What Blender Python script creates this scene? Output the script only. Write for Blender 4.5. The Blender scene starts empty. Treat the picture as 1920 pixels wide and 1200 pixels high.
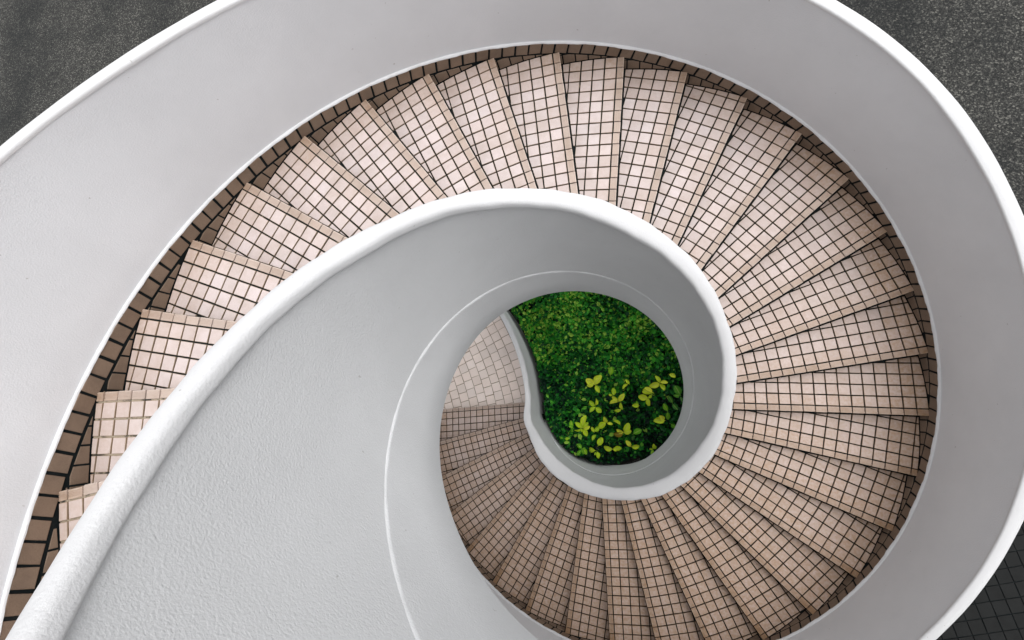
import bpy, math, random
from mathutils import noise as mnoise
import numpy as np
from mathutils import Matrix, Vector
from mathutils.bvhtree import BVHTree
random.seed(11); rng = np.random.default_rng(5)
scene = bpy.context.scene
COL = scene.collection

# ------------------------------------------------------------------ measures (metres)
S = 2.75                      # radius of the tread ends
H_ = 0.05498830 * S           # riser
TH0, DTH = 3.3686, 0.18916704 # angle of nosing 0, turn per step (descending clockwise)
EOFF = -0.027483 * S          # nosing lines pass the axis at this distance
KG = 35                       # step number of the ground
RP = dict(f=880.16266, rx=-0.187902, ry=-0.215458, dx=0.0569697, dy=-0.0445982, H=0.7295342)

# ------------------------------------------------------------------ camera, sky, sun, exposure
cx, sx, cy, sy = math.cos(RP['rx']), math.sin(RP['rx']), math.cos(RP['ry']), math.sin(RP['ry'])
Rm = Matrix(((1,0,0),(0,cx,-sx),(0,sx,cx))) @ Matrix(((cy,0,sy),(0,1,0),(-sy,0,cy)))
CAM = Vector((RP['dx']*S, RP['dy']*S, RP['H']*S + H_*KG))
cam = bpy.data.cameras.new('camera'); cam_o = bpy.data.objects.new('camera', cam); COL.objects.link(cam_o)
cam_o.matrix_world = Matrix.Translation(CAM) @ Rm.transposed().to_4x4()
cam.sensor_fit = 'HORIZONTAL'; cam.sensor_width = 36; cam.lens = RP['f']/1920*36
cam.clip_start = 0.02; cam.clip_end = 500
scene.camera = cam_o

SUN_EL, SUN_AZ = 72.0, 20.0     # elevation; direction to the sun counted from +x towards +y
world = bpy.data.worlds.new("World"); scene.world = world; world.use_nodes = True
wn = world.node_tree.nodes; wl = world.node_tree.links; wn.clear()
sky = wn.new('ShaderNodeTexSky'); sky.sky_type = 'NISHITA'; sky.sun_disc = False
sky.sun_elevation = math.radians(SUN_EL); sky.sun_rotation = math.radians(90 - SUN_AZ)
sky.dust_density = 4.0; sky.air_density = 1.0; sky.ozone_density = 1.0
hs = wn.new('ShaderNodeHueSaturation'); hs.inputs['Saturation'].default_value = 0.09
bg = wn.new('ShaderNodeBackground'); bg.inputs['Strength'].default_value = 0.15
wo = wn.new('ShaderNodeOutputWorld')
wl.new(sky.outputs[0], hs.inputs['Color']); wl.new(hs.outputs[0], bg.inputs[0]); wl.new(bg.outputs[0], wo.inputs[0])
sun = bpy.data.lights.new('sun', 'SUN'); sun.energy = 0.5; sun.angle = math.radians(48); sun.color = (1, .985, .96)
sun_o = bpy.data.objects.new('sun', sun); COL.objects.link(sun_o)
el, az = math.radians(SUN_EL), math.radians(SUN_AZ)
sd = Vector((math.cos(el)*math.cos(az), math.cos(el)*math.sin(az), math.sin(el)))
sun_o.rotation_euler = sd.to_track_quat('Z', 'Y').to_euler(); sun_o.location = (6, -4, 14)
vs = scene.view_settings; vs.view_transform = 'Standard'; vs.look = 'None'; vs.gamma = 1; vs.use_curve_mapping = False
vs.exposure = 0.60
try: scene.cycles.max_bounces = 8; scene.cycles.diffuse_bounces = 5
except Exception: pass

# ------------------------------------------------------------------ materials
def newmat(name):
    m = bpy.data.materials.new(name); m.use_nodes = True
    nt = m.node_tree; b = nt.nodes['Principled BSDF']
    return m, nt, b
def N(nt, t, **kw):
    n = nt.nodes.new(t)
    for k, v in kw.items():
        if k.startswith('i_'): n.inputs[k[2:]].default_value = v
        else: setattr(n, k, v)
    return n
def noise(nt, vec, scale, detail=4, rough=.55):
    n = N(nt, 'ShaderNodeTexNoise'); n.inputs['Scale'].default_value = scale
    n.inputs['Detail'].default_value = detail; n.inputs['Roughness'].default_value = rough
    nt.links.new(vec, n.inputs['Vector']); return n.outputs['Fac']
def ramp(nt, fac, stops):
    r = N(nt, 'ShaderNodeValToRGB'); e = r.color_ramp.elements
    while len(e) < len(stops): e.new(.5)
    for i, (p, c) in enumerate(stops):
        e[i].position = p; e[i].color = (*c, 1) if len(c) == 3 else c
    nt.links.new(fac, r.inputs[0]); return r.outputs[0]
def mixc(nt, fac, a, b, mode='MIX'):
    m = N(nt, 'ShaderNodeMix', data_type='RGBA', blend_type=mode)
    for s, v in ((m.inputs[0], fac), (m.inputs[6], a), (m.inputs[7], b)):
        if isinstance(v, (int, float)): s.default_value = v
        elif isinstance(v, tuple): s.default_value = (*v, 1)
        else: nt.links.new(v, s)
    return m.outputs[2]
def math_(nt, op, a, b=None, clamp=False):
    m = N(nt, 'ShaderNodeMath', operation=op, use_clamp=clamp)
    for i, v in enumerate((a, b)):
        if v is None: continue
        if isinstance(v, (int, float)): m.inputs[i].default_value = v
        else: nt.links.new(v, m.inputs[i])
    return m.outputs[0]
def bump(nt, b, h, dist, strength=1.0, prev=None):
    n = N(nt, 'ShaderNodeBump'); n.inputs['Distance'].default_value = dist; n.inputs['Strength'].default_value = strength
    nt.links.new(h, n.inputs['Height'])
    if prev: nt.links.new(prev, n.inputs['Normal'])
    nt.links.new(n.outputs[0], b.inputs['Normal']); return n.outputs[0]
def pos(nt):
    return N(nt, 'ShaderNodeNewGeometry').outputs['Position']

def plaster(name, col, grain=1.0, stain=.5):
    m, nt, b = newmat(name); P = pos(nt)
    big = noise(nt, P, 1.1, 5, .6); mid = noise(nt, P, 6, 4); fine = noise(nt, P, 125, 3, .6); lump = noise(nt, P, 60, 3)
    c = mixc(nt, ramp(nt, big, [(.36, (0,0,0)), (.72, (1,1,1))]), tuple(x*.915 for x in col), col)
    c = mixc(nt, ramp(nt, mid, [(.56, (0,0,0)), (.74, (stain*.30,)*3)]), c, tuple(x*.86 for x in col))
    sp = noise(nt, P, 33, 2, .5)
    c = mixc(nt, ramp(nt, sp, [(.755, (0,0,0)), (.78, (.45,)*3)]), c, (.33,.31,.29))
    nt.links.new(c, b.inputs['Base Color']); b.inputs['Roughness'].default_value = .88
    b.inputs['Specular IOR Level'].default_value = .12
    n1 = bump(nt, b, lump, .0006*grain, .8); bump(nt, b, fine, .0017*grain, 1.0, n1)
    return m
M_wall = plaster('white_plaster', (.765,.775,.80))
M_rough = plaster('rough_white_plaster', (.72,.725,.735), 1.5)
M_cope = plaster('coping_white_paint', (.72,.72,.73), 1.1, .8)

def tile_mat(name, col, dark, speck, rough=.55, dirt=.35):
    m, nt, b = newmat(name); P = pos(nt)
    at = N(nt, 'ShaderNodeAttribute', attribute_name='tint').outputs['Fac']
    wear_shade = N(nt, 'ShaderNodeAttribute', attribute_name='wear_shade').outputs['Fac']
    c = mixc(nt, at, tuple(x*.90 for x in col), tuple(min(1, x*1.06) for x in col))
    hue = math_(nt, 'FRACT', math_(nt, 'MULTIPLY', at, 7.31))
    c = mixc(nt, math_(nt, 'MULTIPLY', hue, .22), c, (col[0]*.98, col[1]*.88, col[2]*.80))
    g = noise(nt, P, 420, 2, .7); st = noise(nt, P, 5.5, 5, .65); st2 = noise(nt, P, 38, 4, .6)
    c = mixc(nt, ramp(nt, g, [(.30, (speck,)*3), (.48, (0,0,0))]), c, dark)
    c = mixc(nt, ramp(nt, g, [(.60, (0,0,0)), (.72, (speck*.8,)*3)]), c, tuple(min(1, x*1.2) for x in col))
    dm = math_(nt, 'MULTIPLY', ramp(nt, st, [(.44, (0,0,0)), (.75, (1,1,1))]), dirt)
    c = mixc(nt, dm, c, dark)
    wm = math_(nt, 'MULTIPLY', wear_shade, ramp(nt, st2, [(.25, (.45,)*3), (.7, (1,1,1))]), True)
    c = mixc(nt, wm, c, (col[0]*.60, col[1]*.445, col[2]*.29))  # brown for worn tiles, and for the shade painted on the lower flight
    nt.links.new(c, b.inputs['Base Color']); b.inputs['Roughness'].default_value = rough
    b.inputs['Specular IOR Level'].default_value = .35
    bump(nt, b, g, .0008, .6)
    return m
M_tile = tile_mat('pink_beige_tile', (.64,.563,.557), (.30,.22,.15), .4)
M_edge = tile_mat('worn_tile_arris', (.36,.28,.21), (.20,.15,.10), .3)
M_nose = tile_mat('fluted_nosing_tile', (.53,.44,.39), (.28,.20,.14), .3)
M_arris = tile_mat('rubbed_nosing_arris', (.62,.54,.49), (.4,.3,.2), .3)
M_skirt = tile_mat('brown_skirting_tile', (.25,.182,.135), (.07,.05,.04), .6, .6)
M_floor = tile_mat('pale_landing_tile', (.88,.775,.72), (.5,.42,.34), .15, .6, .15)
M_floor_edge = tile_mat('landing_tile_arris', (.55,.46,.36), (.3,.22,.15), .2)
M_pave = tile_mat('dark_paving_tile', (.020,.021,.021), (.012,.012,.012), .6, .9, .6)
for m_ in (M_pave, M_skirt): m_.node_tree.nodes['Principled BSDF'].inputs['Specular IOR Level'].default_value = .12

def grout(name, col, light, lo, hi):
    m, nt, b = newmat(name); P = pos(nt)
    f = ramp(nt, noise(nt, P, 9, 5, .7), [(lo, (0,0,0)), (hi, (1,1,1))])
    g = noise(nt, P, 150, 3)
    c = mixc(nt, f, col, light); c = mixc(nt, math_(nt, 'MULTIPLY', g, .5), c, tuple(x*.5 for x in col))
    nt.links.new(c, b.inputs['Base Color']); b.inputs['Roughness'].default_value = .9
    bump(nt, b, g, .002); return m
M_grout = grout('dark_grout', (.016,.020,.020), (.36,.29,.21), .65, .72)
M_grout_l = grout('sandy_grout', (.05,.05,.045), (.50,.42,.32), .40, .50)
M_grout_f = grout('tan_grout', (.26,.18,.11), (.42,.33,.22), .4, .7)
M_grout_s = grout('black_joint', (.010,.014,.015), (.03,.03,.03), .5, .8)

for m_ in (M_grout, M_grout_s, M_grout_l): m_.node_tree.nodes['Principled BSDF'].inputs['Specular IOR Level'].default_value = .1
def asphalt():
    m, nt, b = newmat('dark_asphalt'); P = pos(nt)
    a = noise(nt, P, 46, 3, .85); v = N(nt, 'ShaderNodeTexVoronoi'); v.inputs['Scale'].default_value = 48
    nt.links.new(P, v.inputs['Vector'])
    big = noise(nt, P, .55, 5, .6); mid = noise(nt, P, 3.2, 4, .6)
    c = ramp(nt, a, [(.36, (.014,.0145,.0145)), (.5, (.034,.034,.032)), (.62, (.095,.093,.086)), (.72, (.29,.285,.265))])
    vc = N(nt, 'ShaderNodeSeparateColor'); nt.links.new(v.outputs['Color'], vc.inputs[0])
    c = mixc(nt, ramp(nt, vc.outputs[0], [(.80, (0,0,0)), (.97, (.8,)*3)]), c, (.20,.195,.175))
    c = mixc(nt, ramp(nt, vc.outputs[1], [(.78, (0,0,0)), (.95, (.7,)*3)]), c, (.012,.013,.013))
    c = mixc(nt, ramp(nt, big, [(.36, (.6,)*3), (.56, (0,0,0))]), c, (.014,.016,.017))
    c = mixc(nt, ramp(nt, mid, [(.58, (0,0,0)), (.8, (.5,)*3)]), c, (.018,.02,.02))
    nt.links.new(c, b.inputs['Base Color']); b.inputs['Roughness'].default_value = .9; b.inputs['Specular IOR Level'].default_value = .2
    bump(nt, b, a, .012, 1.0); return m
M_asph = asphalt()
def soil_mat():
    m, nt, b = newmat('dark_soil'); P = pos(nt)
    c = ramp(nt, noise(nt, P, 30, 4), [(.35, (.008,.008,.006)), (.7, (.03,.022,.014))])
    nt.links.new(c, b.inputs['Base Color']); b.inputs['Roughness'].default_value = .95; return m
M_soil = soil_mat()
def leaf_mat(name, stops, trans=.25, rough=.42, veins=False):
    m, nt, b = newmat(name)
    at = N(nt, 'ShaderNodeAttribute', attribute_name='tint').outputs['Fac']
    c = ramp(nt, at, stops)
    if veins:
        uv = N(nt, 'ShaderNodeAttribute', attribute_name='rib').outputs['Fac']
        c = mixc(nt, ramp(nt, uv, [(0, (.55,)*3), (.16, (0,0,0))]), c, (.62,.66,.22))
        w = N(nt, 'ShaderNodeTexWave', wave_type='BANDS', bands_direction='Y'); w.inputs['Scale'].default_value = 1.0
        u2 = N(nt, 'ShaderNodeAttribute', attribute_name='along').outputs['Fac']
        cmb = N(nt, 'ShaderNodeCombineXYZ'); nt.links.new(math_(nt, 'SUBTRACT', math_(nt, 'MULTIPLY', u2, 2.4), uv), cmb.inputs[1])
        nt.links.new(cmb.outputs[0], w.inputs['Vector'])
        c = mixc(nt, math_(nt, 'MULTIPLY', w.outputs['Fac'], .28), c, (.10,.17,.01))
        bump(nt, b, w.outputs['Fac'], .002, .6)
    nt.links.new(c, b.inputs['Base Color']); b.inputs['Roughness'].default_value = rough; b.inputs['Specular IOR Level'].default_value = .22
    b.inputs['Transmission Weight'].default_value = 0
    if trans:
        tr = N(nt, 'ShaderNodeBsdfTranslucent'); nt.links.new(c, tr.inputs[0])
        mx = N(nt, 'ShaderNodeMixShader'); mx.inputs[0].default_value = trans
        out = nt.nodes['Material Output']
        nt.links.new(b.outputs[0], mx.inputs[1]); nt.links.new(tr.outputs[0], mx.inputs[2]); nt.links.new(mx.outputs[0], out.inputs[0])
    return m
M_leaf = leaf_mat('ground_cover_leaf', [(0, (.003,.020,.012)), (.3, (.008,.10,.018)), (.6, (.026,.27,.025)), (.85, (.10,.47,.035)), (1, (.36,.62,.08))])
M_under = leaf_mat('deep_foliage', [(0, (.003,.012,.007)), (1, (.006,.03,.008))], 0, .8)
M_yel = leaf_mat('yellow_green_leaf', [(0, (.02,.15,.03)), (.3, (.13,.45,.012)), (.6, (.60,.84,.02)), (1, (.86,.92,.06))], .08, .45, True)
M_dry = leaf_mat('brown_leaf', [(0, (.2,.12,.01)), (1, (.34,.24,.02))], .1, .6, True)
M_stem = leaf_mat('pale_stem', [(0, (.3,.36,.12)), (1, (.45,.5,.2))], 0, .6)

# ------------------------------------------------------------------ mesh helpers
def mesh_obj(name, verts, faces, mats, parent=None, midx=None, smooth=False, tint=None, wear_shade=None, extra=None, angle=None):
    me = bpy.data.meshes.new(name); me.from_pydata([tuple(v) for v in verts], [], faces)
    for m in (mats if isinstance(mats, (list, tuple)) else [mats]): me.materials.append(m)
    if midx is not None: me.polygons.foreach_set('material_index', midx)
    if smooth: me.polygons.foreach_set('use_smooth', [True]*len(me.polygons))
    def attr(nm, vals):
        a = me.attributes.new(nm, 'FLOAT', 'POINT')
        a.data.foreach_set('value', np.full(len(me.vertices), vals, dtype='f') if isinstance(vals, (int, float)) else np.asarray(vals, dtype='f'))
    if tint is not None: attr('tint', tint)
    if wear_shade is not None: attr('wear_shade', wear_shade)
    for k, v in (extra or {}).items(): attr(k, v)
    if angle: me.set_sharp_from_angle(angle=math.radians(angle))
    me.update()
    o = bpy.data.objects.new(name, me); COL.objects.link(o)
    if parent: o.parent = parent
    return o
def thing(name, label, cat, loc=(0,0,0), group=None):
    o = bpy.data.objects.new(name, None); COL.objects.link(o); o.location = loc
    o['label'] = label; o['category'] = cat
    if group: o['group'] = group
    return o

def table(pts):
    xs = np.array([p[0] for p in pts], float); ys = np.array([p[1] for p in pts], float)
    kk = np.arange(-16, 42, .25); yy = np.interp(kk, xs, ys); w = np.exp(-np.linspace(-2, 2, 9)**2/2); w /= w.sum()
    yp = np.convolve(np.pad(yy, 4, mode='edge'), w, 'valid')
    return lambda k: float(np.interp(k, kk, yp))
R_in_out = table([(-2,.3632),(2,.3632),(4.5,.3590),(7,.3645),(9.5,.3690),(12,.3692),(14.5,.3650),(17.5,.3585),(19.5,.3590),(21.5,.3645),(23.5,.3600),(26,.3530),(28,.3600),(29.5,.3630)])
R_in_in = table([(-2,.3300),(1,.3330),(4,.3265),(6.5,.3325),(9,.3290),(11,.3240),(14.3,.3310),(17,.3250),(20,.3190),(24,.3160),(27,.3060),(29,.3010),(32,.318)])
R_ridge = table([(-5,.3290),(8,.3295),(13,.3280),(15.5,.3250),(17.5,.3180),(22,.3140),(24.5,.3220),(27,.3300)])
R_bot = table([(-6,.3340),(-3,.3270),(1.5,.3288),(4.5,.3342),(8,.3320),(13,.3270),(16,.3185),(19.5,.3130),(22,.3100),(24.2,.3190),(27,.33)])
R_cap_o = table([(0,1.062),(3.2,1.057),(4.0,1.040),(5.4,1.039),(9,1.042),(12.6,1.048),(13.6,1.058),(14.6,1.057),(15.8,1.051),(19.4,1.043),(20.5,1.034),(24,1.038)])
R_cap_i = table([(0,1.036),(3.2,1.032),(4.0,1.0150),(5,1.0105),(9,1.0125),(12.4,1.0145),(13.6,1.028),(14.6,1.0225),(16,1.0145),(20,1.012)])

def hx(k, r, z):
    """point on the helix: k step number, r and z in units of S (z from the nosing line)"""
    t = TH0 - DTH*k
    return (r*math.cos(t)*S, r*math.sin(t)*S, z*S + H_*(KG-k))

# path of the inner balustrade: helix, then the reversed curve at the foot
def catmull(P, n=10):
    out = []
    P = [np.array(p, float) for p in P]
    for i in range(1, len(P)-2):
        a, b, c, d = P[i-1:i+3]
        for j in range(n):
            t = j/n
            out.append(.5*((2*b) + (-a+c)*t + (2*a-5*b+4*c-d)*t*t + (-a+3*b-3*c+d)*t**3))
    out.append(P[-2]); return out
R0 = .33
stations = []      # (x, y, nx, ny, k, z_line)
K_TOP, K_SW = -11.5, 32.0
for k in np.arange(K_TOP, K_SW+1e-6, .125):
    t = TH0 - DTH*k
    stations.append((R0*math.cos(t), R0*math.sin(t), math.cos(t), math.sin(t), float(k)))
foot = [hx(k, R0, 0)[:2] for k in (30.5, 31.25, 32.0)]
foot = [(a/S, b/S) for a, b in foot] + [(-.331,-.085), (-.339,.010), (-.355,.118), (-.382,.226), (-.421,.326), (-.470,.424), (-.532,.520), (-.61,.61), (-.70,.69)]
cp = catmull(foot, 8); cp = cp[8:]
acc = 0
for i in range(1, len(cp)-1):
    d = cp[i+1]-cp[i-1]; d /= np.hypot(*d); acc += np.hypot(*(cp[i]-cp[i-1]))
    stations.append((cp[i][0], cp[i][1], -d[1], d[0], 32.0 + acc/(DTH*R0)))
K_FL = -9.0        # the stair reaches the upper floor here
def zline(k):      # the rail stops falling at the ground, and starts level at the upper floor
    if k < K_FL: return H_*(KG-K_FL)
    ke = 34.7
    if k > ke-1: 
        u = min(1, (k-(ke-1))/2); kk = ke-1 + 2*(u - u*u/2)
        return H_*(KG-kk)
    return H_*(KG-k)
def sweep(prof_fn, ks=None):
    V = []; n = None
    for (x, y, nx, ny, k) in stations:
        pr = prof_fn(k); n = len(pr); zl = zline(k)
        for (r, z) in pr:
            q = r - R0
            V.append(((x+nx*q)*S, (y+ny*q)*S, max(z*S+zl, -.05)))
    m = len(stations); F = []
    for i in range(m-1):
        for j in range(n):
            a = i*n+j; b = i*n+(j+1) % n
            F.append((a, b, b+n, a+n))
    F.append(tuple(range(n))[::-1]); F.append(tuple((m-1)*n+j for j in range(n)))
    return V, F
def helix_sweep(prof_fn, k0, k1, dk=.125, wob=None):
    V = []; ks = np.arange(k0, k1+1e-6, dk); n = None
    for k in ks:
        pr = prof_fn(float(k)); n = len(pr)
        for (r, z) in pr:
            p = hx(float(k), r, z); V.append((p[0], p[1], max(p[2], -.05)))
    m = len(ks); F = []
    for i in range(m-1):
        for j in range(n):
            a = i*n+j; b = i*n+(j+1) % n
            F.append((a, b, b+n, a+n))
    F.append(tuple(range(n))[::-1]); F.append(tuple((m-1)*n+j for j in range(n)))
    return V, F
def wv(k, a, b=0): return .0011*math.sin(k*1.9+a)+.0008*math.sin(k*4.3+2*a)+.0005*math.sin(k*9.1+a*3+b)

# ------------------------------------------------------------------ inner balustrade
bal = thing('inner_balustrade', 'smooth white plaster balustrade curling round the planted well, with rounded top and S-curved foot', 'balustrade')
def p_cope_in(k):
    i, o = R_in_in(k), R_in_out(k)+wv(k, 1)
    if k > 31.5:
        u = min(1, (k-31.5)/3); i = i*(1-u)+.331*u; o = o*(1-u)+.359*u
    i += wv(k, 3)*.7; w = o-i; zt = .402
    pts = [(i+.006, .3745), (i+.0012, .3760), (i, .3790), (i, .3830)]
    se = [(1-math.cos(math.radians(a))**.62, math.sin(math.radians(a))**.62) for a in (12, 28, 48, 68)]
    for a, b in se: pts.append((i+w*.5*a, .383+(zt-.383)*b))
    pts.append((i+w*.5, zt+.0008))
    for a, b in se[::-1]: pts.append((o-w*.5*a, .378+(zt-.378)*b))
    pts += [(o, .376), (o-.0002, .3752), (o-.0008, .3748), (o-.006, .3745)]
    return pts
def foot_mix(k, v, t=.331):
    u = min(1, max(0, (k-31)/2.5)); return v*(1-u)+t*u
def p_wall_in(k):
    f = foot_mix(k, R_ridge(k)); ri = max(R_in_in(k)+.005, f+.002); ri = foot_mix(k, ri, .334); ro = foot_mix(k, .357, .356)
    return [(f+.0020, -.040), (f+.0026, .0), (f*.5+ri*.5+.002, .18), (ri+.0010, .355), (ri+.0008, .3755), (ro, .3755), (ro, -.040)]
def p_string(k):
    f = foot_mix(k, R_ridge(k)); b = foot_mix(k, R_bot(k)); e = wv(k*1.3, 5)*.5
    zb = -.268 if k < 23 else -.268-.25*min(1, (k-23)/5)
    if k < K_FL: zb = -.268+.158*min(1, (K_FL-k)/.8)
    return [(b+.0015, zb), (b-.0002, zb+.004), (b*.6+f*.4, -.16 if k > K_FL else min(-.06, zb+.02)), (f-.0008+e*.4, -.055), (f-.0006+e, -.042), (f-.0004+e, -.0385), (f+.0035, -.0335), (.357, -.0335), (.357, zb)]
V, F = sweep(p_wall_in); mesh_obj('wall_face', V, F, M_rough, bal, smooth=True, angle=40)
bal_wall = (V, F)
V, F = sweep(p_cope_in); mesh_obj('coping', V, F, M_cope, bal, smooth=True, angle=60); bal_cope = (V, F)
V, F = sweep(p_string); mesh_obj('stringer_band', V, F, M_rough, bal, smooth=True, angle=50); bal_str = (V, F)

# ------------------------------------------------------------------ outer parapet
par = thing('outer_parapet', 'tall white plaster parapet sweeping round the outside of the stair, brown tiles at its foot', 'parapet')
K0o, K1o = -9.0, 34.0
def p_wall_out(k):
    ci = R_cap_i(k); co = R_cap_o(k)
    return [(1.0070, .0435), (1.0080, .12), (max(1.010, ci-.0015), .30), (ci+.0012, .3655), (co-.003, .3655), (co-.004, -.30), (1.0070, -.30)]
V, F = helix_sweep(p_wall_out, K0o, K1o); mesh_obj('wall_face', V, F, M_wall, par, smooth=True, angle=40); par_wall = (V, F)
def p_cap_out(k):
    i, o = R_cap_i(k)+wv(k, 2)*.5-.001, R_cap_o(k)+wv(k, 7)*.5
    return [(i+.003, .3635), (i+.0004, .3645), (i, .3690), (i+.0010, .3722), (i+.0035, .3738), (.5*(i+o), .3745), (o-.0035, .3738), (o-.0010, .3722), (o, .369), (o, .3645), (o-.003, .3635)]
V, F = helix_sweep(p_cap_out, K0o, K1o); mesh_obj('coping', V, F, M_cope, par, smooth=True, angle=60); par_cap = (V, F)
def p_bead(k):
    e = .0009*math.sin(k*7.3)+.0007*math.sin(k*17.1+1)+.0005*math.sin(k*41)
    return [(1.0010+e, .0412), (1.0012+e, .0440), (1.0038+e*.5, .0462), (1.0085, .0475), (1.0085, .0412)]
V, F = helix_sweep(p_bead, K0o, K1o, .0625); mesh_obj('plaster_bead', V, F, M_cope, par, smooth=True, angle=50)

# ------------------------------------------------------------------ staircase
stair = thing('spiral_staircase', 'spiral staircase of wedge-shaped steps clad in small pinkish beige square tiles', 'staircase')
V, F = helix_sweep(lambda k: [(.345, -.10), (.345, -.262 if k < 30 else -.5), (1.030, -.262), (1.030, -.10)], K0o, 34.6)
mesh_obj('stair_slab', V, F, M_wall, stair, smooth=True, angle=40); slab = (V, F)

pieces = []     # dict(name, verts, faces, midx, mats, parent, c(centre), size, tint, wear)
def clip(poly, n, c):      # keep n.p <= c
    out = []
    for i in range(len(poly)):
        a, b = poly[i], poly[(i+1) % len(poly)]
        da = n[0]*a[0]+n[1]*a[1]-c; db = n[0]*b[0]+n[1]*b[1]-c
        if da <= 0: out.append(a)
        if (da < 0 < db) or (db < 0 < da):
            t = da/(da-db); out.append((a[0]+(b[0]-a[0])*t, a[1]+(b[1]-a[1])*t))
    return out
def area(p):
    return .5*abs(sum(p[i][0]*p[(i+1) % len(p)][1]-p[(i+1) % len(p)][0]*p[i][1] for i in range(len(p))))
def inset(poly, d):
    n = len(poly); cxy = (sum(p[0] for p in poly)/n, sum(p[1] for p in poly)/n); out = []
    for p in poly:
        vx, vy = p[0]-cxy[0], p[1]-cxy[1]; L = math.hypot(vx, vy) or 1
        s = max(0, 1-1.35*d/L); out.append((cxy[0]+vx*s, cxy[1]+vy*s))
    return out
def clean(poly, eps=.004):
    out = []
    for p in poly:
        if not out or math.hypot(p[0]-out[-1][0], p[1]-out[-1][1]) > eps: out.append(p)
    if len(out) > 2 and math.hypot(out[0][0]-out[-1][0], out[0][1]-out[-1][1]) < eps: out.pop()
    return out
def add_tile(name, poly, to3, thick, mats, parent, wear_shade=0., lift=.001, tilt=.0012, cham=.0022):
    """poly in local 2-D; to3(u, v, h) -> world"""
    poly = clean(poly)
    if len(poly) < 3 or area(poly) < 2.2e-4: return
    n = len(poly); cu = sum(p[0] for p in poly)/n; cv = sum(p[1] for p in poly)/n
    ta, tb, l0 = random.gauss(0, tilt)/.1, random.gauss(0, tilt)/.1, random.uniform(0, lift)
    hh = lambda p: thick + l0 + ta*(p[0]-cu) + tb*(p[1]-cv)
    top = inset(poly, cham); V = [to3(p[0], p[1], 0) for p in poly]
    V += [to3(p[0], p[1], hh(p)-cham*.6) for p in poly] + [to3(p[0], p[1], hh(p)) for p in top]
    F = []; mi = []
    for i in range(n):
        j = (i+1) % n
        F.append((i, j, n+j, n+i)); mi.append(1)
        F.append((n+i, n+j, 2*n+j, 2*n+i)); mi.append(1)
    F.append(tuple(range(2*n, 3*n))); mi.append(0)
    pieces.append(dict(name=name, V=V, F=F, mi=mi, mats=mats, parent=parent, c=to3(cu, cv, thick), size=area(poly), tint=random.random(), wear_shade=wear_shade,
                       sm=False))

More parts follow.
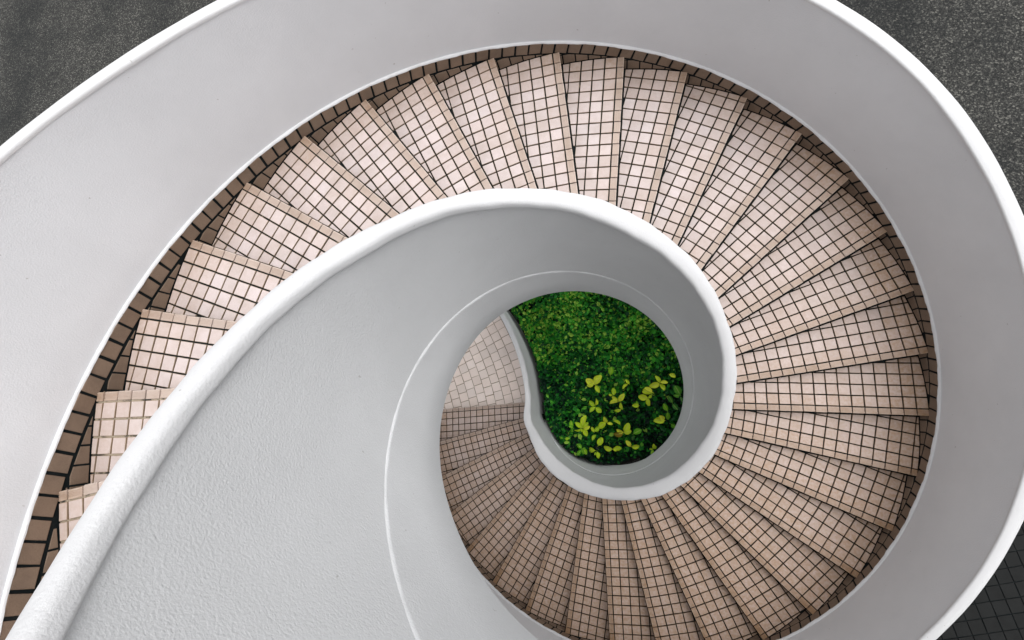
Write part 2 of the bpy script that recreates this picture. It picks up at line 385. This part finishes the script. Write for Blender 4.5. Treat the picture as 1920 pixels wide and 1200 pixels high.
PITCH = .0975; GAP = .0048
KS0, KS1 = -8, 34
NOSE_D = .055
steps = {}
for k in range(KS0, KS1+1):
    t = TH0 - DTH*k; er = (math.cos(t), math.sin(t)); ev = (-math.sin(t), math.cos(t)); zt = H_*(KG-k)
    to3 = lambda u, v, h, er=er, ev=ev, zt=zt: (u*er[0]+(EOFF+v)*ev[0], u*er[1]+(EOFF+v)*ev[1], zt-.010+h)
    # back limit: nosing line of the step above in this frame
    c1, s1 = math.cos(DTH), math.sin(DTH)          # frame k-1 is rotated by +DTH
    # v' = (u,v+E).( -s1, c1) - E  <= lim
    nb = (-s1, c1)
    def back(lim): return nb, lim + EOFF - EOFF*c1
    ro = 1.0020*S
    # ---- concrete step body
    poly = [(.34*S, .014), (1.2*S, .014), (1.2*S, 1.0), (.34*S, 1.0)]
    poly = clip(poly, *back(.045))
    for j in range(15):
        a = -.04 + j*(DTH+.10)/14
        m = (math.cos(a), math.sin(a)); poly = clip(poly, m, (ro+.004) - m[1]*EOFF)
    n = len(poly); Vb = [to3(p[0], p[1], .0) for p in poly] + [to3(p[0], p[1], -.175) for p in poly]
    Fb = [tuple(range(n)), tuple(range(n, 2*n))[::-1]] + [(i, i+n, (i+1) % n+n, (i+1) % n) for i in range(n)]
    g = M_grout_l if k <= 1 else M_grout
    steps[k] = st = mesh_obj('step', Vb, Fb, [g], stair)
    off0 = random.uniform(.35, .98)*PITCH if k not in (9, 10) else .092
    umax = math.sqrt((1.0005*S)**2-EOFF**2)
    cols = [umax + .001, umax - off0]
    while cols[-1] > .351*S: cols.append(max(.349*S, cols[-1]-PITCH*random.uniform(.985, 1.015)))
    nrows = 8
    vr = [NOSE_D + PITCH*j for j in range(nrows)]
    skew = random.gauss(0, .004)
    for ci in range(len(cols)-1):
        uo, ui = cols[ci]-GAP, cols[ci+1]+GAP
        for rj in range(nrows-1):
            cell = [(ui, vr[rj]+GAP), (uo, vr[rj]+GAP), (uo, vr[rj+1]-GAP), (ui, vr[rj+1]-GAP)]
            if ci == 0: cell[1] = (uo+.2, cell[1][1]); cell[2] = (uo+.2, cell[2][1])
            cell = [(a+random.gauss(0, .0006)+skew*(b/.3), b+random.gauss(0, .0006)) for a, b in cell]
            cell = clip(cell, *back(-.0125))  # tiles stop short: the bare dark grout strip paints the riser's shadow
            for j in range(15):
                a = -.04 + j*(DTH+.10)/14; m = (math.cos(a), math.sin(a))
                cell = clip(cell, m, ro-.003 - m[1]*EOFF)
                if len(cell) < 3: break
            if len(cell) < 3: continue
            w = .92*max(0, min(1, (k-12)/11))*(1-max(0, k-28)/12) + max(0, 1-ci*.30)*(.42+.33*min(1, max(0, (k-8)/8))) + (.15 if rj == 0 else 0) + random.random()*.16  # ramp over k paints the lower flight's shade; outer columns are real dirt
            add_tile('tread_tile', cell, to3, .010, [M_tile, M_edge], st, wear_shade=min(1, w))
        # ---- fluted nosing tile
        uo, ui = cols[ci]-GAP*.95, cols[ci+1]+GAP*.95
        if ci == 0: uo = umax+.002
        if uo-ui < .01: continue
        gd = .0032 if ci < 2 else (.0018 if random.random() < .6 else .0008)
        prof = [(.0, -.024), (-.0015, .003), (.0005, .0075), (.004, .0105)]
        ng = 4; x0, x1 = .006, .038
        for q in range(ng):
            a = x0+(x1-x0)*q/ng; s_ = (x1-x0)/ng
            prof += [(a, .0105), (a+s_*.45, .0105), (a+s_*.55, .0105-gd), (a+s_*.9, .0105-gd)]
        prof += [(x1, .0105), (NOSE_D-GAP-.002, .0105), (NOSE_D-GAP, .0085), (NOSE_D-GAP, -.002)]
        dj = random.gauss(0, .0009); dh = random.gauss(0, .0008); m_ = len(prof)
        Vn = [to3(ui, a+dj, b+dh) for a, b in prof] + [to3(uo, a+dj+random.gauss(0, .0002), b+dh) for a, b in prof]
        Fn = [(i, i+1, i+1+m_, i+m_) for i in range(m_-1)] + [tuple(range(m_))[::-1], tuple(range(m_, 2*m_))]
        wv_ = .08 + .80*max(0, min(1, (k-12)/11))*(1-max(0, k-29)/6) + .55*max(0, 1-ci*.4)+random.random()*.15  # same painted shade down the flight, plus dirt at the outer end
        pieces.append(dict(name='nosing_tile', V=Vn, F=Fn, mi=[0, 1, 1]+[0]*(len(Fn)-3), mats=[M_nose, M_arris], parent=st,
                           c=to3((uo+ui)/2, .025, .011), size=(uo-ui)*.055, tint=random.random(), wear_shade=wv_, sm=False))

# ---- skirting on the outer wall: a sloping course and the cut course under it
slope = H_/(DTH*S); ca, sa = math.cos(math.atan(slope)), math.sin(math.atan(slope))
Lk = DTH*S/ca
def wall3(s, w, h, z0=0.):
    """s runs up along the slope from nosing 0, w square to it, h out of the wall"""
    a = s*ca - w*sa; z = s*sa + w*ca
    t = TH0 + a/S; r = 1.0065*S - h
    return (r*math.cos(t), r*math.sin(t), H_*KG + z + z0)
# joint backing strip
V, F = helix_sweep(lambda k: [(1.0040, -.22), (1.0040, .0415), (1.0075, .0415), (1.0075, -.22)], K0o, K1o)
mesh_obj('mortar_bed', V, F, M_grout_s, par, smooth=True, angle=40)
sp = .108; s = -35.4*Lk
wid = .040*S*ca
while s < 8.9*Lk:
    x0, x1 = s+.0085, s+sp-.0085
    poly = [(x0, .011), (x1, .011), (x1, wid+.002), (x0, wid+.002)]
    poly = [(a+random.gauss(0, .0012), b+random.gauss(0, .001)) for a, b in poly]
    add_tile('skirting_tile', poly, wall3, .0135, [M_skirt, M_skirt], par, tilt=.0022, cham=.003)
    s += sp*random.uniform(.985, 1.015)
def wallv(a, z, h):
    t = TH0 + a/S; r = 1.0065*S - h
    return (r*math.cos(t), r*math.sin(t), H_*KG + z)
for k in range(KS0, KS1+1):
    a0 = -k*DTH*S; zb = -k*H_
    nn = 6; w_ = DTH*S/5.0; off = random.uniform(-.02, .02)
    for i in range(nn):
        xa, xb = a0+off+i*w_+.0055, a0+off+(i+1)*w_-.0055
        for (y0, y1) in ((zb+.006, zb+.098), (zb+.109, zb+.2)):
            poly = [(xa, y0), (xb, y0), (xb, y1), (xa, y1)]
            # under the slope line z <= slope*a - .006 ; right of riser
            poly = clip(poly, (-slope, 1.0), -.011)
            poly = clip(poly, (1.0, 0.0), a0+DTH*S+.0)
            poly = clip(poly, (-1.0, 0.0), -(a0+.02))
            if len(poly) >= 3: add_tile('skirting_tile', poly, wallv, .0105, [M_skirt, M_skirt], par, tilt=.002, cham=.003)

# ------------------------------------------------------------------ the ground
def ring_faces(nu, nv):
    return [(i*nv+j, (i+1)*nv+j, (i+1)*nv+j+1, i*nv+j+1) for i in range(nu-1) for j in range(nv-1)]
def sheet(name, x0, y0, x1, y1, z, mat, parent=None):
    o = mesh_obj(name, [(x0,y0,z),(x1,y0,z),(x1,y1,z),(x0,y1,z)], [(0,1,2,3)], mat, parent); return o
gr = sheet('ground', -150, -150, 150, 150, -.012, M_asph); gr['kind'] = 'structure'
# paved landing at the foot: courses follow the balustrade
LC = (-2.1*S, -.35*S)
base_pts = []
A0, A1, RR0, RR1 = .035, .62, .80*S, 1.775*S
na = 30
Vf = [(LC[0]+r*math.cos(a), LC[1]+r*math.sin(a), .0) for a in np.linspace(A0, A1, na) for r in (RR0, RR1)]
landing = mesh_obj('landing_floor', Vf, [(2*i, 2*i+1, 2*i+3, 2*i+2) for i in range(na-1)], M_grout_f); landing['kind'] = 'structure'
def polar(u, v, h):   # u arc length at RR1, v radius
    a = u
    return (LC[0]+v*math.cos(a), LC[1]+v*math.sin(a), h)
FT = .140
rj = 0; r = RR1
while r > RR0+.1:
    rm = r-FT/2; da = FT*random.uniform(.99, 1.01)/rm; a = A0 + (.5 if rj % 2 else 0)*da + random.uniform(-.1, .1)*da
    while a < A1-da:
        g_ = .0028
        P = [(a+g_/rm, r-FT+g_), (a+g_/rm, r-g_), (a+da-g_/rm, r-g_), (a+da-g_/rm, r-FT+g_)]
        P = [(p[0]+random.gauss(0, .0012)/rm, p[1]+random.gauss(0, .0012)) for p in P]
        cxy = [polar(p[0], p[1], 0) for p in P]; th = .008+random.uniform(0, .0015)
        cc = [sum(q[i] for q in cxy)/4 for i in range(3)]
        top = [tuple(cc[i]+(q[i]-cc[i])*.965 for i in range(2))+(th,) for q in cxy]
        mid = [(q[0], q[1], th-.0022) for q in cxy]
        Vt = cxy+mid+top; Ft = []; mi = []
        for i in range(4):
            j = (i+1) % 4; Ft += [(i, j, 4+j, 4+i), (4+i, 4+j, 8+j, 8+i)]; mi += [1, 1]
        Ft.append((8, 9, 10, 11)); mi.append(0)
        if True:
            pieces.append(dict(name='floor_tile', V=Vt, F=Ft, mi=mi, mats=[M_floor, M_floor_edge], parent=landing, c=(cc[0], cc[1], th), size=FT*FT,
                           tint=random.random(), wear_shade=random.random()*.12, sm=False))
        a += da
    r -= FT; rj += 1
# dark paving at lower right
PA = math.radians(13.5); PO = (4.35, -2.6); PP = .163
ex, ey = (math.cos(PA), math.sin(PA)), (-math.sin(PA), math.cos(PA))
pv = lambda u, v, h: (PO[0]+u*ex[0]+v*ey[0], PO[1]+u*ex[1]+v*ey[1], h)
NX0, NX1, NY0, NY1 = -9, 9, -9, 7
pave = mesh_obj('pavement', [pv(a*PP, b*PP, -.004) for a, b in ((NX0, NY0), (NX1, NY0), (NX1, NY1), (NX0, NY1))], [(0,1,2,3)], M_grout_s)
pave['kind'] = 'structure'
for i in range(NX0, NX1):
    for j in range(NY0, NY1):
        g_ = .0055
        poly = [(i*PP+g_, j*PP+g_), ((i+1)*PP-g_, j*PP+g_), ((i+1)*PP-g_, (j+1)*PP-g_), (i*PP+g_, (j+1)*PP-g_)]
        poly = [(a+random.gauss(0, .001), b+random.gauss(0, .001)) for a, b in poly]
        add_tile('paving_tile', poly, lambda u, v, h: pv(u, v, h-.004), .010, [M_pave, M_pave], pave)

# ------------------------------------------------------------------ single pieces or joined rest, by what the camera sees
def bvh(VF): return BVHTree.FromPolygons([Vector(v) for v in VF[0]], [tuple(f) for f in VF[1]])
occl = [bvh(x) for x in (bal_wall, bal_cope, bal_str, par_wall, par_cap, slab)]
def score(p):
    c = Vector(p['c']); d = c-CAM; L = d.length; q = Rm @ d
    if q.z > -.05: return 0
    x = RP['f']*q.x/-q.z/960; y = RP['f']*q.y/-q.z/600
    if abs(x) > 1.02 or abs(y) > 1.03: return 0
    dn = d.normalized()
    for b in occl:
        h = b.ray_cast(CAM, dn, L-.03)
        if h[0] is not None: return 0
    return p['size']/(L*L)
byname = {}
for p in pieces:
    p['s'] = score(p); byname.setdefault(p['name'], []).append(p)
for nm, L in byname.items():
    L.sort(key=lambda p: -p['s'])
    single = [p for p in L[:290] if p['s'] > 0]; rest = L[len(single):]
    if nm in ('floor_tile', 'paving_tile') and len(L) <= 300: single, rest = L, []
    for p in single:
        mesh_obj(nm, p['V'], p['F'], p['mats'], p['parent'], p['mi'], tint=p['tint'], wear_shade=p['wear_shade'])
    if rest:
        V = []; F = []; MI = []; T = []; W = []
        for p in rest:
            b = len(V); V += p['V']; F += [tuple(i+b for i in f) for f in p['F']]; MI += p['mi']
            T += [p['tint']]*len(p['V']); W += [p['wear_shade']]*len(p['V'])
        top = rest[0]['parent']
        while top.parent: top = top.parent
        o = mesh_obj(nm, V, F, rest[0]['mats'], top, MI, tint=T, wear_shade=W); o['kind'] = 'stuff'
    print(nm, 'single', len(single), 'rest', len(rest))

# ------------------------------------------------------------------ upper floor the stair leads to (over the south side)
ZF = H_*(KG-K_FL)
def rp(r, deg): return (r*S*math.cos(math.radians(deg)), r*S*math.sin(math.radians(deg)))
a_s, a_e = math.degrees(TH0-DTH*K_FL)-360, math.degrees(TH0-DTH*K_TOP)-360
inner = [rp(.345, a) for a in np.linspace(a_s, a_e, 16)]
ax = rp(1.05, a_s); outer = [rp(1.15, a_e), (3.2*S*math.cos(math.radians(a_e)), -1.2*S), (3.0*S, -3.2*S), (-.6*S, -3.2*S), (-.3*S, -1.2*S), (0., -1.16*S), ax]
pl = inner + outer; n_ = len(pl)
uf = mesh_obj('upper_floor', [(a, b, ZF-.02) for a, b in pl]+[(a, b, ZF-.30) for a, b in pl],
              [tuple(range(n_))[::-1], tuple(range(n_, 2*n_))]+[(i, (i+1) % n_, (i+1) % n_+n_, i+n_) for i in range(n_)], M_wall)
uf['kind'] = 'structure'

# ------------------------------------------------------------------ planting in the well
def in_bed(x, y):         # units of S
    r = math.hypot(x, y); t = math.degrees(math.atan2(y, x))
    if r < .315: return True
    if 8 < t < 172 and r < .98:
        # east of the S-curved balustrade
        xs = np.interp(y, [.0,.118,.226,.326,.424,.52,.61,.69], [-.325,-.34,-.367,-.405,-.452,-.514,-.59,-.68])
        return x > xs+.006 and y < .80
    if -60 < t <= 8 and r < .6: return True
    return False
def canopy(x, y):         # metres, height of the leaf tops
    a = .50 + .05*math.sin(x*5.1+1)*math.cos(y*4.3) + .04*math.sin(x*11+y*9) + .09*mnoise.noise(Vector((x*S*3.1, y*S*3.1, .7)))
    drop = max(0, min(1, (.10-y+.55*x)/.55))
    return a - .20*drop
gx = np.arange(-.80, 1.0, .02)
Vs = []; Fs = []; idx = {}
for i, x in enumerate(gx):
    for j, y in enumerate(gx):
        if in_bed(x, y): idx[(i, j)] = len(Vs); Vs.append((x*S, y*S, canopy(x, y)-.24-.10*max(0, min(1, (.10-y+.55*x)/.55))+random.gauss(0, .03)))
for (i, j), a in idx.items():
    q = [(i, j), (i+1, j), (i+1, j+1), (i, j+1)]
    if all(w in idx for w in q): Fs.append(tuple(idx[w] for w in q))
under = (Vs, Fs)
soil = sheet('soil', -.8*S, -.34*S, 1.0*S, 1.0*S, -.008, M_soil)
soil.data.clear_geometry()
cir = [(-.33*S, 0)] 
sx_ = [(.34*math.cos(a), .34*math.sin(a)) for a in np.linspace(math.pi, 2*math.pi-1.0, 14)] + [(.6*math.cos(a), .6*math.sin(a)) for a in np.linspace(-1.0, .14, 8)] + \
      [(.98*math.cos(a), .98*math.sin(a)) for a in np.linspace(.14, 2.45, 20)] + [(-.63,.62), (-.50,.48), (-.44,.36), (-.38,.2), (-.345,.08)]
soil.data.from_pydata([(a*S, b*S, -.006) for a, b in sx_], [], [tuple(range(len(sx_)))])
if not soil.data.materials: soil.data.materials.append(M_soil)
soil['kind'] = 'structure'

nl = 25000
LV = []; LF = []; LT = []; LM = []
cnt = 0
bed_bounds = (-.70, .98, -.33, .80)
shape = [(0, 0), (.28, .42), (.62, .46), (1, 0), (.62, -.46), (.28, -.42)]
while cnt < nl:
    x = random.uniform(bed_bounds[0], bed_bounds[1]); y = random.uniform(bed_bounds[2], bed_bounds[3])
    if not in_bed(x, y): continue
    r = math.hypot(x, y)
    if r > .62 and random.random() < .55: continue
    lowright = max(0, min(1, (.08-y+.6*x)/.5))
    zt = canopy(x, y); depth = abs(random.gauss(0, .075)); z = zt - depth + random.gauss(0, .012)
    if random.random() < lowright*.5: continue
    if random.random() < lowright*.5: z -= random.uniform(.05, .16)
    L = random.choice((random.uniform(.026, .045), random.uniform(.038, .065), random.uniform(.05, .088)))*(1+.25*lowright); wd = L*random.uniform(.55, .75)
    yaw = random.uniform(0, 2*math.pi); pit = random.gauss(-.15, .42); rol = random.gauss(0, .45)
    Mx = Matrix.Rotation(yaw, 3, 'Z') @ Matrix.Rotation(-pit, 3, 'Y') @ Matrix.Rotation(rol, 3, 'X')
    b0 = len(LV)
    for (a, b) in shape:
        LV.append(tuple(Vector((x*S, y*S, z)) + Mx @ Vector(((a-.5)*L, b*wd, abs(b)*L*.22 - (a-.4)**2*L*.3))))
    LF += [(b0, b0+3, b0+2, b0+1), (b0, b0+5, b0+4, b0+3)]
    t_ = min(1, max(0, random.gauss(.40, .27) + .04 + .42*mnoise.noise(Vector((x*S*2.6, y*S*2.6, 3.3))) - depth*1.2 - lowright*.30))  # deeper leaves darker; lower-right shade also put into the tint
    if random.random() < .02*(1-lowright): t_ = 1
    if y > .05: t_ = min(1, t_ + .16*min(1, (y-.05)*4) + (.25 if random.random() < .12 else 0))  # upper leaves tinted lighter, painting the light from the open side
    LT += [t_]*6; LM += [0, 0]; cnt += 1
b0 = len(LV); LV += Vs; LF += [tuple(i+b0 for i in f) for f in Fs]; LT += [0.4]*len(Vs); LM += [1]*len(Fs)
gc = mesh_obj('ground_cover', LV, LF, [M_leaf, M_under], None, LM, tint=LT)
gc['kind'] = 'stuff'; gc['label'] = 'dense small-leaved dark green ground cover filling the planted well'; gc['category'] = 'ground cover'

# ---- seedlings with large leaves
Rt = Rm.transposed()
def unproject(px, py, z):
    d = Rt @ Vector(((px-960)/RP['f'], -(py-600)/RP['f'], -1)); s_ = (z-CAM.z)/d.z
    return CAM + d*s_
def leaf_mesh(L, wd, droop, tone, mat=M_yel):
    nu, nv = 10, 5; V = []; rib = []; al = []
    for i in range(nu):
        u = i/(nu-1); w = wd*.5*(math.sin(math.pi*min(1, max(0, (u-.10)/.9)**1.05*.96+.02))**.62) if 1 < i < nu-1 else wd*(.035 if i < 2 else .12)
        for j in range(nv):
            v = (j/(nv-1)-.5)*2
            V.append((u*L, v*w, abs(v)**1.3*w*.42 - droop*L*(u-.15)**2 + .08*L*math.sin(u*3)+math.sin(u*9+v*2)*L*.008)); rib.append(abs(v)); al.append(u*6)
    F = [(i*nv+j, (i+1)*nv+j, (i+1)*nv+j+1, i*nv+j+1) for i in range(nu-1) for j in range(nv-1)]
    tt = [min(1, max(0, tone + .10*(1-r_) - .12*abs(a/6-.5))) for r_, a in zip(rib, al)]
    return V, F, rib, al, tt, mat
def seedling(label, node, tips, tone, height=.07, wide=.54, brown=None):
    cxn, cyn = 960+node[0]/5.4545, 680+node[1]/5.4545
    P0 = unproject(cxn, cyn, .50); zc = canopy(P0.x/S, P0.y/S); zl = zc+height; P = unproject(cxn, cyn, zl)
    root = thing('seedling', label, 'seedling', (P.x, P.y, 0.), 'large-leaved seedlings rising from the ground cover')
    n = 6; V = []; 
    for i, q in enumerate(np.linspace(0, 1, 4)):
        for j in range(n):
            a = j*2*math.pi/n; rr = .004-.0015*q
            V.append((math.cos(a)*rr+.01*math.sin(q*2.5), math.sin(a)*rr, q*(zl-.004)))
    F = [(i*n+j, i*n+(j+1) % n, (i+1)*n+(j+1) % n, (i+1)*n+j) for i in range(3) for j in range(n)]
    mesh_obj('stem', V, F, M_stem, root, smooth=True, tint=.4)
    for q, tp in enumerate(tips):
        tx, ty = 960+tp[0]/5.4545, 680+tp[1]/5.4545; T = unproject(tx, ty, zl)
        dv = T-P; L = max(.05, min(.17, math.hypot(dv.x, dv.y)*random.uniform(.84, 1.0))); tn = tone+random.uniform(-.28, .10)
        V, F, rib, al, tt, mt = leaf_mesh(L*1.04, L*random.uniform(wide-.04, wide+.12), random.uniform(.05, .28), tn, M_dry if brown == q else M_yel)
        o = mesh_obj('leaf', V, F, mt, root, smooth=True, tint=tt, extra={'rib': rib, 'along': al})
        o.location = (.008*math.cos(q*2), .008*math.sin(q*2), zl + random.uniform(-.018, .018))
        o.rotation_euler = (random.gauss(0, .34), random.gauss(-.12, .24), math.atan2(dv.y, dv.x))
SEED = [
 ('bright yellow four-leaved seedling standing alone, topmost of the yellow ones in mid bed', (845,225), [(752,172),(768,240),(922,128),(890,308)], .95),
 ('seedling in mid bed whose broad leaves reach far left and upper right', (1088,398), [(982,410),(1022,352),(1150,315)], .92),
 ('small seedling with one upright and one left-pointing leaf, directly under the middle broad-leaved one', (1125,482), [(1098,412),(1045,498)], .85),
 ('small pair of yellow leaves between the topmost yellow seedling and the right-hand bunch', (1195,225), [(1155,168),(1130,272)], .8),
 ('four-leaved seedling with a pale pink-tipped leaf on its right, upper right of the planting', (1512,212), [(1458,125),(1600,205),(1572,290),(1402,242)], .85),
 ('long yellow double leaf pointing left, in the upper right part of the bed', (1445,312), [(1292,272),(1362,262)], .97),
 ('seedling with one leaf left and one leaf straight down, under the long double leaf', (1392,362), [(1284,348),(1404,448),(1432,325)], .82),
 ('single oval yellow leaf lying highest at the right edge of the planted circle', (1592,118), [(1666,145)], .9),
 ('four-leaved yellow-green seedling left of the middle one with a light lower right leaf', (852,450), [(778,388),(872,376),(918,505),(792,500)], .72),
 ('largest round yellow leaf pointing left, near the right wall of the well', (1562,592), [(1432,590),(1498,540)], .97),
 ('green pair of leaves, one up one down, beside the largest yellow leaf', (1590,502), [(1538,408),(1602,595)], .36),
 ('crowded many-leaved yellow-green rosette at the left of the bed', (722,668), [(640,608),(636,702),(790,600),(802,652),(752,535),(716,708),(765,755)], .72),
 ('small dull green seedling at the left fringe of the crowded rosette', (622,672), [(566,640),(602,592),(612,722)], .5),
 ('seedling with an upright leaf above and one leaf down left, right of the crowded rosette', (972,615), [(922,542),(890,672),(1036,622)], .78),
 ('lone oval yellow leaf leaning up left, between two larger seedlings below the centre', (1108,642), [(1030,585)], .85),
 ('yellow seedling with two right-hand leaves and one brown withered leaf at lower left', (1140,718), [(1052,682),(1202,628),(1226,692),(1025,735)], .86, 3),
 ('yellow seedling with a wavy leaf to the right, low in the bed', (1215,865), [(1158,795),(1310,862)], .93),
 ('low seedling with one leaf hanging straight down and a darker one to the left', (862,905), [(884,988),(778,888),(850,935)], .62),
 ('upright single green-yellow leaf just above the low seedlings', (872,855), [(915,770)], .62),
 ('low seedling with a long left leaf and stubby lower leaf, left of the wavy-leaved one', (1030,885), [(922,862),(1082,905),(1125,868)], .68),
 ('two-leaved seedling hanging just right of the crowded rosette', (835,715), [(808,655),(898,660)], .66),
 ('single yellow-green leaf under the two-leaved seedling right of the rosette', (815,802), [(852,732)], .64),
 ('small green five-leaved seedling at the lower left of the bed', (712,885), [(658,832),(738,952),(672,945),(748,868),(772,948)], .42),
 ('tiny seedling standing alone with a pale tip, at the lower right of the bed', (1446,882), [(1442,825),(1412,890),(1425,935),(1470,850)], .62),
 ('small pair of green leaves pointing left, under the right-hand bunch of yellow leaves', (1300,440), [(1218,438),(1268,396)], .55),
 ('dark yellow-green single leaf touching the right edge of the bed', (1612,622), [(1690,672)], .45),
 ('light green leaf pair behind the middle broad-leaved seedling', (1035,342), [(1030,262),(988,330)], .6),
 ('narrow green leaf pointing up at the top of the group, touching the small dense leaves', (998,140), [(1012,45)], .58),
 ('small green leaf pair at the far left fringe of the large-leaved plants', (532,780), [(592,772),(480,755)], .38),
 ('round green leaf left of the top lone seedling', (525,220), [(568,235)], .5),
 ('dark green leaves fanned against the right wall of the well', (1720,340), [(1655,225),(1640,345),(1745,400)], .16),
 ('dark green leaf cluster between the right-hand yellow bunch and the largest leaf', (1640,420), [(1590,330),(1700,490)], .12),
 ('dark green broad leaf below the brown withered leaf', (1235,740), [(1225,800),(1330,690)], .14),
]
for s_ in SEED:
    seedling(s_[0], s_[1], s_[2], s_[3], brown=s_[4] if len(s_) > 4 else None)
